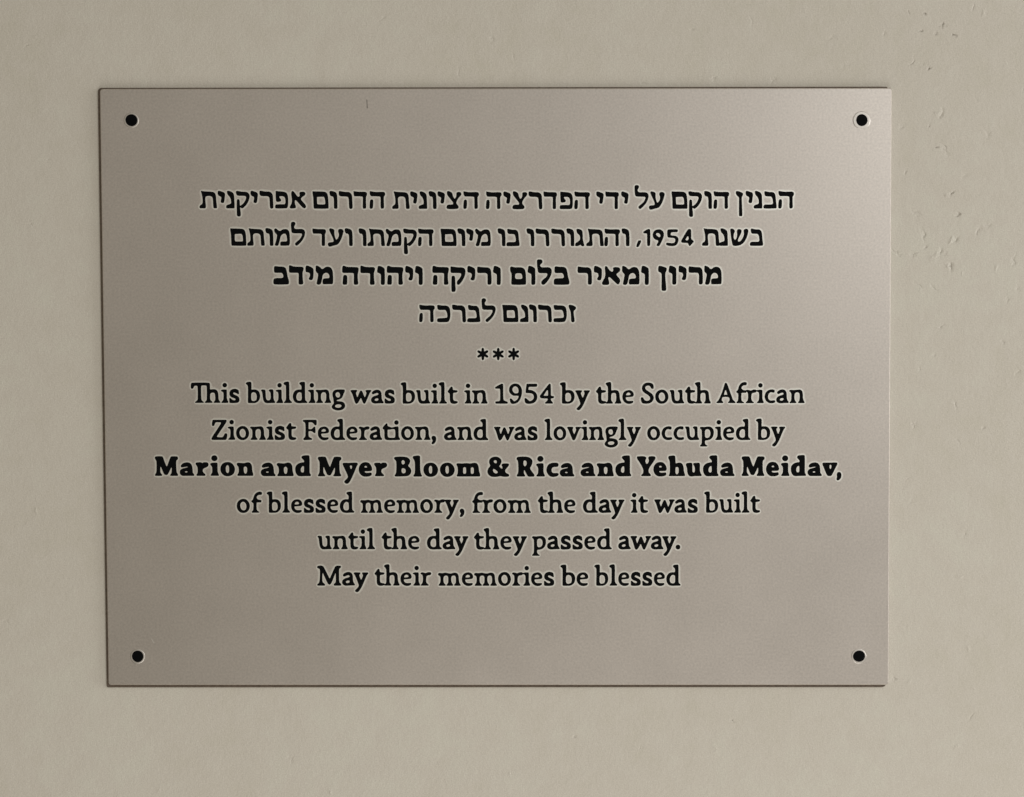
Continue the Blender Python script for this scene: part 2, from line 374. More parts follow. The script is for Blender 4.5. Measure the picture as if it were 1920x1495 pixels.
# ------------------------------------------------------------------ lettering
# drawn letter by letter: outlines in tenths of a unit (y up from the base line), '-' marks a counter
UNIT = 0.027163                  # mm per glyph unit
GLYPHS = """
R i|0,234 15,244 40,250 108,250 114,238 114,95 122,60 140,20 138,0 12,0 10,12 42,50 50,90 50,180 38,206 8,220;118,333 117,322 112,312 106,303 97,297 87,292 76,291 65,292 55,297 46,303 40,312 35,322 34,333 35,344 40,354 46,363 55,369 65,374 76,375 87,374 97,369 106,363 112,354 117,344
R n|0,238 18,249 83,245 153,251 208,253 243,230 259,175 263,90 273,55 293,20 291,0 168,0 170,15 191,45 199,90 199,160 189,190 168,202 133,200 108,178 101,145 101,90 111,50 138,18 133,0 8,0 8,14 35,45 41,90 41,170 28,202 3,220
R h|0,375 22,393 87,405 104,390 107,330 107,245 182,254 232,240 257,200 264,140 272,70 297,20 295,0 172,0 174,15 194,45 200,90 197,170 182,198 147,200 114,188 107,155 107,70 117,45 137,20 137,0 7,0 9,15 37,45 44,90 44,300 32,330 7,360
R u|0,240 20,254 80,250 87,230 93,130 103,70 130,50 160,52 183,80 185,160 177,205 153,225 150,242 170,254 225,254 237,240 240,90 253,45 273,20 267,2 185,0 105,-2 70,15 45,60 30,160 23,205
R s|178,240 188,165 168,163 133,183 98,195 78,192 75,175 93,157 153,130 185,100 193,65 188,30 163,5 103,-3 33,-3 3,5 0,90 18,92 53,63 88,47 115,50 123,67 108,83 43,107 11,140 5,185 23,230 68,257 123,262
R b|0,372 25,392 90,400 108,385 108,250 180,253 230,235 262,190 272,130 260,70 230,28 180,2 120,-2 45,0 40,20 42,300 30,340 5,355;_105,170 120,195 155,203 190,185 208,140 208,90 195,55 160,38 120,42 105,70
R l|0,370 25,393 90,403 110,385 113,95 123,55 160,20 155,0 7,0 10,15 40,50 48,95 48,305 40,335 13,347
R d|125,375 150,392 220,400 233,382 235,90 243,50 280,20 270,0 195,0 115,-3 55,10 15,55 0,115 10,180 45,230 95,252 160,252 167,265 167,310 155,335 130,355;_167,190 130,205 95,190 70,145 67,95 85,55 120,43 155,50 170,75
R g|255,243 247,208 230,178 215,133 190,93 145,68 100,55 90,38 145,33 205,23 240,-2 257,-42 250,-82 215,-117 165,-135 105,-139 45,-122 10,-97 0,-65 20,-32 40,-7 35,43 30,93 17,143 20,193 45,233 90,251 145,255 235,253;_120,205 145,193 160,163 160,133 145,108 120,101 95,113 78,138 75,168 90,195;_120,-25 170,-29 190,-47 180,-72 140,-89 95,-87 65,-72 65,-52 85,-32
R w|0,240 12,250 127,252 130,230 112,210 107,185 132,105 182,230 204,243 222,230 272,105 297,165 304,200 287,230 287,250 387,250 400,233 372,205 287,15 267,-10 242,5 200,110 147,15 117,-10 92,7 37,175
R a|40,170 20,180 15,203 35,227 75,250 125,257 170,240 195,195 200,115 210,60 237,23 233,2 155,2 65,-2 20,17 0,55 10,100 50,133 105,150 140,165 140,185 120,197 80,187;_135,95 100,95 70,77 67,57 90,45 125,53 143,70
R 1|0,297 13,312 133,374 158,362 161,92 173,60 243,32 246,12 233,-1 13,-1 6,27 18,40 83,47 98,67 98,262 88,280 8,280
R 9|120,375 175,364 220,322 243,262 245,202 230,132 200,62 155,17 105,-3 50,-3 25,22 10,87 25,97 45,92 95,40 145,67 170,102 185,142 155,147 85,147 30,182 0,232 0,277 20,327 65,364;_120,324 150,312 173,277 180,232 175,202 135,190 95,202 67,237 63,277 85,312
R 5|42,370 235,370 248,347 230,317 90,314 80,297 75,257 130,252 190,227 230,182 245,132 235,77 200,27 140,0 70,-5 25,7 8,37 0,92 20,107 50,87 100,47 145,62 175,97 178,137 160,177 115,194 70,195 25,200 22,222
R 4|177,374 200,370 207,352 210,152 232,142 267,137 274,120 257,102 212,97 207,72 232,37 252,12 247,-1 97,-1 94,17 127,42 147,67 150,94 22,102 0,127 7,157;_140,257 154,252 157,147 67,147
R y|0,235 13,248 123,248 128,228 108,205 106,185 141,100 173,185 171,205 158,225 163,248 271,248 271,228 243,190 153,-20 103,-100 73,-125 38,-118 23,-95 48,-70 83,-30 95,0 78,60 28,190
R e|117,253 162,245 197,215 212,175 207,145 182,128 62,118 67,85 92,55 142,48 197,52 207,35 192,12 142,-5 92,-2 42,25 10,70 0,125 12,190 52,235;_117,208 147,192 157,168 122,156 67,155 72,180 92,200
R S|230,350 237,285 220,272 195,280 165,325 130,335 90,320 80,290 95,260 145,225 205,180 235,130 235,80 205,30 155,2 85,-5 30,5 13,30 0,100 15,118 40,112 70,65 105,48 145,55 170,85 165,120 135,155 65,200 30,240 20,290 35,340 75,378 130,390 195,382
R o|125,260 180,245 225,195 243,130 230,65 185,12 120,-5 60,10 15,60 0,125 15,195 65,245;_120,207 155,190 178,145 178,95 160,55 125,42 90,60 68,105 65,150 85,190
R A|178,384 200,372 298,112 318,62 358,27 368,0 223,0 223,17 246,42 253,72 238,107 188,117 118,112 103,72 108,47 136,17 130,0 3,0 0,17 30,42 58,87 108,202 153,342 163,374;_173,254 183,242 213,157 143,157
R f|0,220 30,247 42,282 60,332 100,377 160,397 195,390 205,362 190,334 145,334 110,312 100,277 130,247 190,239 190,194 100,192 100,82 110,42 155,12 150,0 10,0 8,20 32,42 38,82 38,177 10,197
R r|0,231 20,250 75,243 95,235 150,255 200,251 210,231 190,201 135,191 115,168 108,83 120,48 160,15 155,0 5,0 5,13 35,48 45,93 45,173 30,208 5,218
R c|188,243 188,203 168,195 118,205 83,183 66,143 66,98 83,63 118,48 188,53 203,33 188,8 133,-2 78,5 28,43 0,113 13,183 53,233 118,256 178,253
R Th|5,365 25,378 335,378 357,363 360,250 435,255 480,243 510,200 518,135 520,75 530,45 555,15 555,0 427,0 427,15 450,40 458,75 455,145 445,180 415,192 375,185 363,155 362,75 372,45 405,20 405,0 260,0 260,15 290,43 298,75 298,315 285,325 205,325 193,310 195,75 205,45 240,15 240,0 75,0 77,17 115,45 127,75 125,310 110,323 65,320 40,270 15,262 0,280
R Z|27,377 280,377 287,360 280,330 105,70 100,53 205,50 235,85 250,117 280,123 297,105 290,45 275,5 245,-2 10,-2 0,20 15,55 185,315 180,328 100,330 75,320 55,270 30,255 10,270 15,325
R F|0,365 15,378 255,381 265,363 263,288 245,273 220,288 185,328 110,333 110,203 170,208 215,253 238,243 240,143 220,125 195,148 155,168 110,163 110,83 125,53 180,28 175,3 20,-2 5,23 38,53 50,83 50,303 35,333 5,348
R ti|0,228 50,293 75,316 90,308 95,263 120,253 180,235 230,248 290,255 302,238 302,93 310,53 332,18 325,0 100,-2 50,13 35,53 30,193 5,208;_95,193 140,195 210,205 235,188 238,63 225,41 140,41 105,53 95,93;305,328 304,317 299,307 293,298 284,292 274,287 263,286 252,287 242,292 233,298 227,307 222,317 221,328 222,339 227,349 233,358 242,364 252,369 263,370 274,369 284,364 293,358 299,349 304,339
R t|0,232 25,260 55,305 75,320 95,310 103,255 185,248 193,228 175,210 107,200 105,100 115,60 145,48 185,45 195,25 175,5 125,-5 75,5 50,35 43,90 40,190 15,205
R v|0,235 15,249 115,249 125,232 110,207 113,167 140,102 170,177 175,207 160,232 170,249 265,249 265,229 235,197 165,27 140,-5 110,2 85,57 25,197
R p|0,230 15,247 75,243 165,253 215,240 255,195 263,125 245,60 205,15 150,-5 105,-10 97,-20 97,-55 110,-85 150,-108 143,-122 5,-122 0,-108 25,-80 35,-50 35,170 25,200 3,215;_100,180 125,200 155,203 185,182 200,135 193,80 170,50 135,38 105,50 97,90
R ,|40,80 75,67 92,25 80,-30 50,-70 15,-80 0,-65 10,-40 25,-15 10,15 2,40 15,70
R .|90,43 88,31 84,20 77,11 68,4 57,0 45,-2 33,0 23,4 13,11 6,20 2,31 0,43 2,55 6,66 13,75 22,82 33,86 45,88 57,86 67,82 77,75 84,66 88,55
R m|0,219 19,241 82,237 144,247 188,237 244,231 306,247 363,234 388,188 394,107 406,50 432,13 425,-1 306,-1 306,19 332,50 338,100 334,163 319,188 282,191 256,175 250,144 250,94 263,50 288,13 282,-1 156,-1 163,19 188,50 194,100 192,163 175,188 138,191 113,175 104,144 104,94 113,50 144,19 142,-1 9,-1 13,19 38,50 46,94 46,150 34,184 4,200
R M|0,351 18,373 103,373 131,341 234,126 328,341 356,373 440,373 450,351 412,313 408,238 412,70 446,23 440,-2 309,-2 309,23 341,60 347,107 347,257 262,41 228,13 197,41 103,257 97,107 108,60 150,23 146,-2 9,-2 4,23 41,60 56,238 52,313 9,336
B M|2,347 17,365 137,367 157,347 192,247 227,167 257,247 292,337 312,365 427,365 442,337 432,307 409,287 405,187 409,97 417,57 437,22 435,0 292,0 289,17 312,52 319,107 319,177 247,32 227,17 187,22 167,47 107,192 102,107 109,57 139,17 135,0 7,0 0,22 22,52 32,107 32,267 22,297 5,322
B a|20,187 30,207 65,237 115,252 165,252 205,232 233,187 243,117 247,57 273,25 270,0 205,0 105,0 45,2 10,32 0,72 15,112 55,137 105,149 160,165 160,175 115,171 45,159 25,167;_151,75 150,72 147,68 143,66 137,64 130,62 123,62 116,62 109,64 103,66 99,68 96,72 95,75 96,78 99,82 103,84 109,86 116,88 123,88 130,88 137,86 143,84 147,82 150,78
B r|0,230 18,250 113,253 128,235 153,253 223,253 248,220 243,190 218,165 153,135 138,100 148,65 188,25 186,0 23,0 18,20 38,50 43,105 38,165 18,200
B i|0,215 17,240 122,248 140,235 140,95 149,55 167,15 162,0 12,0 7,15 34,55 40,95 37,165 22,190;140,332 138,318 132,304 123,293 111,284 97,279 82,277 67,279 53,284 41,293 32,304 26,318 24,332 26,346 32,360 41,371 53,380 67,385 82,387 97,385 111,380 123,371 132,360 138,346
B o|136,260 193,250 243,210 273,145 271,95 243,35 193,3 138,-8 73,5 23,50 0,115 11,185 58,240;_136,205 158,185 165,125 158,65 136,50 113,65 101,125 111,185
B n|0,220 20,245 110,240 150,240 210,255 260,240 290,185 295,105 310,45 315,20 310,0 15,0 15,25 35,55 42,95 35,165 10,200;_165,180 195,160 200,105 190,55 170,35 145,55 135,105 138,160
B d|115,357 135,382 240,392 263,377 265,87 270,52 288,27 285,0 185,0 65,0 25,32 0,97 5,177 50,232 115,255 160,259 165,282 145,312 120,337;_160,187 135,187 110,157 100,117 110,77 140,62 160,87
B y|0,235 12,252 122,252 267,255 287,230 262,185 217,75 147,-75 117,-120 87,-140 52,-135 24,-105 47,-75 87,-35 97,-5 67,75 12,195;_132,203 172,203 177,175 159,125 142,155
B e|138,265 188,250 228,205 248,150 243,110 223,98 108,95 113,75 148,63 228,70 243,50 236,20 198,0 138,-7 78,0 28,40 0,105 6,175 43,235 88,260;_130,197 153,185 158,163 108,163 106,177 113,190
B B|0,347 15,367 190,372 260,352 300,307 295,257 265,207 270,192 310,147 322,97 305,47 260,12 170,2 15,0 8,22 30,52 40,97 42,267 30,302 5,327;_170,309 195,292 202,262 190,235 160,222 142,247 140,282 152,302;_170,157 205,142 218,107 210,72 175,57 145,77 138,117 145,147
B l|0,367 18,383 108,395 138,380 140,155 146,85 158,40 173,20 168,-2 16,-2 10,20 33,50 40,95 38,265 23,315 3,345
B m|0,230 15,248 105,245 185,251 265,245 345,257 390,240 415,185 425,105 445,35 443,0 15,0 3,20 20,50 27,105 20,185 5,210;_155,177 180,165 183,75 170,50 135,50 125,75 127,165;_295,177 323,160 325,70 310,48 283,50 270,70 273,160
B &|162,373 217,357 257,315 262,270 242,225 220,195 230,177 277,140 282,160 274,195 262,210 282,240 392,243 410,220 382,180 337,125 332,95 352,65 402,40 410,20 392,-2 302,-5 242,5 182,-5 92,-7 42,15 7,55 0,105 22,160 52,200 34,250 32,295 57,340 107,367;_147,308 170,300 177,270 167,245 142,250 120,270 117,295;_112,147 137,135 192,90 194,70 162,55 127,70 102,110
B R|0,340 20,367 165,373 245,355 293,305 293,245 270,190 253,160 260,135 300,75 335,25 325,-2 225,-2 200,20 145,130 135,95 140,55 160,15 155,-2 10,-2 3,20 23,55 33,105 30,255 20,300 3,320;_153,305 180,290 190,250 180,210 153,185 133,215 128,270 137,295
B c|225,235 225,205 210,183 165,180 125,173 100,145 97,100 115,70 155,63 210,65 227,50 225,25 195,3 125,-8 65,5 20,55 0,115 10,175 45,230 105,255 175,260 215,250
B Y|0,353 15,371 145,371 183,348 175,328 163,298 163,263 190,221 220,263 227,298 217,328 215,353 240,371 330,371 353,348 345,318 295,243 235,153 220,103 227,68 265,23 260,0 87,0 83,18 115,53 123,93 110,153 45,268 10,318
B h|0,358 15,378 105,388 130,376 135,308 137,238 215,253 260,233 285,178 295,88 315,28 313,0 10,0 10,18 25,48 30,98 27,268 15,308 3,328;_165,173 190,158 197,88 185,48 163,30 140,48 135,98 137,163
B u|0,220 15,243 105,250 120,230 120,140 125,80 145,65 165,80 167,160 150,200 135,225 145,245 245,250 263,230 263,110 275,60 297,20 293,0 165,0 95,-7 55,10 30,60 20,150 5,190
B v|0,229 13,252 145,250 195,252 280,254 290,227 265,177 195,37 170,2 135,-3 100,7 70,57 20,177;_155,215 173,202 175,167 160,125 145,137 137,167 140,202
B ,|45,77 80,62 93,22 85,-33 60,-68 30,-85 5,-78 0,-58 10,-13 5,27 15,62
H ת|27,329 82,317 252,305 292,282 310,237 317,137 330,17 322,0 272,0 262,17 252,177 237,212 202,229 152,229 122,217 112,192 114,117 122,27 112,2 12,0 0,22 12,52 52,82 62,117 57,207 42,277
H י|2,317 22,327 82,309 122,292 137,262 130,197 120,122 107,99 72,102 54,122 67,187 62,212 17,237 0,272
H נ|20,322 55,325 120,297 148,257 155,157 160,17 155,0 10,0 0,22 10,57 70,79 95,92 92,157 70,212 35,252 20,292
H ק|0,317 25,325 115,309 195,305 240,277 257,227 240,147 195,67 135,7 110,-1 83,22 80,47 135,87 175,147 193,202 175,229 35,237 7,267;43,175 67,157 75,27 90,-118 80,-148 45,-151 17,-133 15,-103 20,157
H ר|0,324 25,327 105,312 185,309 225,284 245,244 253,114 255,14 235,-4 205,-1 193,19 185,164 175,209 145,224 25,232 0,264
H פ|10,325 60,318 160,308 215,285 240,230 245,130 238,40 220,5 190,0 15,0 0,15 5,60 20,72 180,75 192,100 190,170 175,210 140,225 80,225 75,210 100,180 118,150 100,130 45,120 18,130 12,210
H א|35,296 52,326 80,311 150,221 170,211 192,236 185,281 200,306 275,306 298,281 290,246 240,211 215,181 220,156 300,61 310,21 285,1 250,11 125,146 105,156 98,131 105,71 120,31 110,3 20,-1 0,21 15,51 38,91 45,161 35,241
H ם|0,325 38,321 228,313 268,288 288,233 296,133 298,13 288,1 28,1 20,18 13,203 0,293;_83,218 208,223 228,193 238,93 228,80 93,80 86,93
H ו|0,317 23,330 88,317 128,292 143,237 148,27 143,-1 93,-1 83,17 80,167 73,212 58,227 23,235 3,277
H ד|0,328 25,323 105,313 230,310 253,283 250,248 235,218 235,28 230,3 185,-2 173,23 175,208 165,225 15,230 3,268
H ה|3,328 38,321 118,310 268,310 293,283 288,248 268,218 271,28 263,3 218,-2 208,23 206,208 193,225 28,230 6,268;38,173 58,168 68,148 63,28 48,0 8,0 0,28 8,138 18,163
H צ|10,320 30,332 90,310 110,285 125,230 150,185 175,210 187,250 187,295 210,312 260,310 280,280 270,250 225,200 187,130 190,95 225,50 225,20 195,0 20,0 0,25 10,60 30,78 115,82 130,95 115,130 25,245 10,280
H ל|0,421 20,443 60,443 82,421 78,391 58,361 60,326 90,311 200,311 245,291 262,246 250,181 210,101 130,16 105,-1 80,11 70,41 100,71 160,121 195,176 205,211 195,229 40,233 15,246 5,291
H ע|25,317 45,329 105,312 125,292 122,257 130,182 155,112 180,132 205,182 208,222 192,272 200,307 230,317 275,307 295,277 285,232 260,152 220,72 180,27 110,7 30,-13 5,7 0,42 20,64 90,72 110,87 100,132 50,242 28,287
H ן|0,312 18,325 103,302 138,277 133,247 113,207 118,62 125,-123 118,-141 73,-145 61,-128 61,182 53,212 18,242 3,277
H ב|15,315 35,320 105,305 175,302 210,275 225,230 235,120 247,40 245,10 230,2 15,0 0,20 7,55 30,72 155,75 175,90 175,140 160,200 140,220 40,228 20,260
H מ|0,305 15,323 35,320 80,285 112,275 150,300 200,310 250,300 280,255 290,165 290,45 275,3 120,0 110,20 115,65 130,77 225,80 238,95 235,155 220,210 190,227 150,210 120,175 100,95 75,15 60,0 22,0 10,20 25,65 45,145 50,205 20,235 2,270
H ש|0,302 13,322 58,312 83,287 86,262 68,222 68,142 93,102 118,142 130,202 128,282 148,312 193,307 213,282 203,232 153,132 143,87 158,74 193,87 238,152 258,212 253,282 268,307 313,314 338,292 336,247 308,152 258,62 198,17 138,0 68,0 46,17 23,122 8,232
H ג|25,317 55,322 115,302 135,277 143,217 145,127 165,47 173,7 165,0 125,0 110,17 100,27 75,12 45,0 5,2 0,27 15,57 65,92 90,122 93,157 85,197 40,242 27,277
H כ|0,316 25,321 85,311 175,306 220,281 240,231 247,151 240,71 215,16 185,1 15,1 0,16 0,51 15,69 175,81 190,101 187,151 170,206 150,226 25,229 5,261
H ז|0,308 17,323 77,313 127,288 140,263 127,238 97,208 97,143 112,33 107,3 72,-5 50,13 42,143 32,208 7,263
H 1|0,260 17,275 92,315 117,315 132,295 132,20 117,0 87,2 77,20 74,220 62,233 12,237
H 9|110,310 160,300 200,260 210,210 195,145 125,5 95,-3 72,10 78,35 105,80 100,105 50,120 10,160 0,205 10,255 50,295;_70,240 100,243 130,225 145,195 140,170 120,165 85,185 58,215
H 5|45,307 215,310 225,285 213,257 110,255 93,240 90,203 115,195 175,190 220,165 237,120 225,65 190,15 145,0 65,2 15,17 0,40 15,63 135,53 165,70 177,115 165,140 135,150 55,157 30,175 27,285
H 4|150,317 180,310 190,285 192,135 205,120 242,90 235,70 200,35 170,-3 150,10 130,55 20,63 0,80 10,110 120,295;_122,185 140,170 142,125 120,105 90,107 85,120
H ,|38,103 83,107 90,90 68,35 38,-15 6,-22 0,-5 13,45
K ב|14,329 37,341 102,332 192,327 232,299 252,234 267,144 290,64 287,14 267,0 17,0 0,19 2,84 27,112 162,119 187,134 184,174 162,209 137,216 32,216 14,234 12,284
K ד|0,351 25,356 75,336 155,328 255,324 273,301 265,256 253,216 257,86 265,21 250,1 190,-1 177,16 180,196 165,214 15,218 0,241 0,296
K י|8,339 28,351 93,329 143,294 150,244 146,144 133,94 108,79 68,89 60,109 83,154 83,194 68,216 8,229 0,274
K מ|3,344 18,352 78,324 113,289 138,289 178,319 228,329 278,314 313,259 323,174 323,34 313,4 138,2 128,24 131,84 148,106 248,116 258,144 243,189 213,214 168,209 133,174 118,104 98,24 73,-3 33,-3 16,14 20,44 40,144 43,194 18,222 0,249 0,304
K ה|7,341 27,354 92,333 202,329 292,321 307,301 304,251 292,201 292,91 300,26 287,1 232,-1 217,16 217,201 202,216 17,221 2,236 0,291;47,181 82,176 92,151 92,31 82,1 22,1 7,16 12,91 17,151 27,173
K ו|13,341 38,351 98,331 138,301 143,251 143,21 128,-1 83,-1 70,16 70,181 53,206 8,226 0,251 8,301
K ק|0,340 28,338 118,325 228,318 268,290 278,240 263,160 218,70 158,0 128,0 118,20 123,65 168,120 198,180 198,200 178,215 18,220 0,240;48,168 73,160 83,130 88,-10 93,-100 78,-132 33,-135 16,-115 18,140 28,162
K ר|4,339 37,334 122,324 207,319 247,289 262,229 267,29 252,1 207,-1 194,19 194,179 177,209 147,217 17,219 2,239 0,289
K ם|3,323 20,338 85,323 215,320 265,293 290,228 297,138 297,18 285,0 35,0 23,18 27,198 7,243 0,288;_115,208 195,210 220,188 230,128 215,108 115,106 95,128 97,188
K ל|0,448 20,468 80,468 105,443 100,408 65,373 60,348 90,323 210,323 260,303 278,258 260,168 210,78 140,3 110,-2 85,18 85,58 120,98 175,143 198,188 185,213 50,216 25,233 10,308
K א|52,323 72,350 97,333 132,278 177,240 204,243 212,273 202,308 222,323 312,320 340,288 327,243 282,208 267,188 287,158 332,103 340,68 322,18 302,1 272,18 152,133 127,143 117,123 130,68 134,23 117,-2 17,-2 0,18 12,63 47,123 62,188 57,258
K ן|5,330 30,347 100,330 158,308 160,275 135,200 140,70 152,-100 135,-117 80,-118 65,-100 65,180 50,215 10,235 0,260
S *|21,99 0,122 -21,99 -24,41 -75,68 -105,61 -96,31 -47,0 -96,-31 -105,-61 -75,-68 -24,-41 -21,-99 0,-122 21,-99 24,-41 75,-68 105,-61 96,-31 47,0 96,31 105,61 75,68 24,41
"""
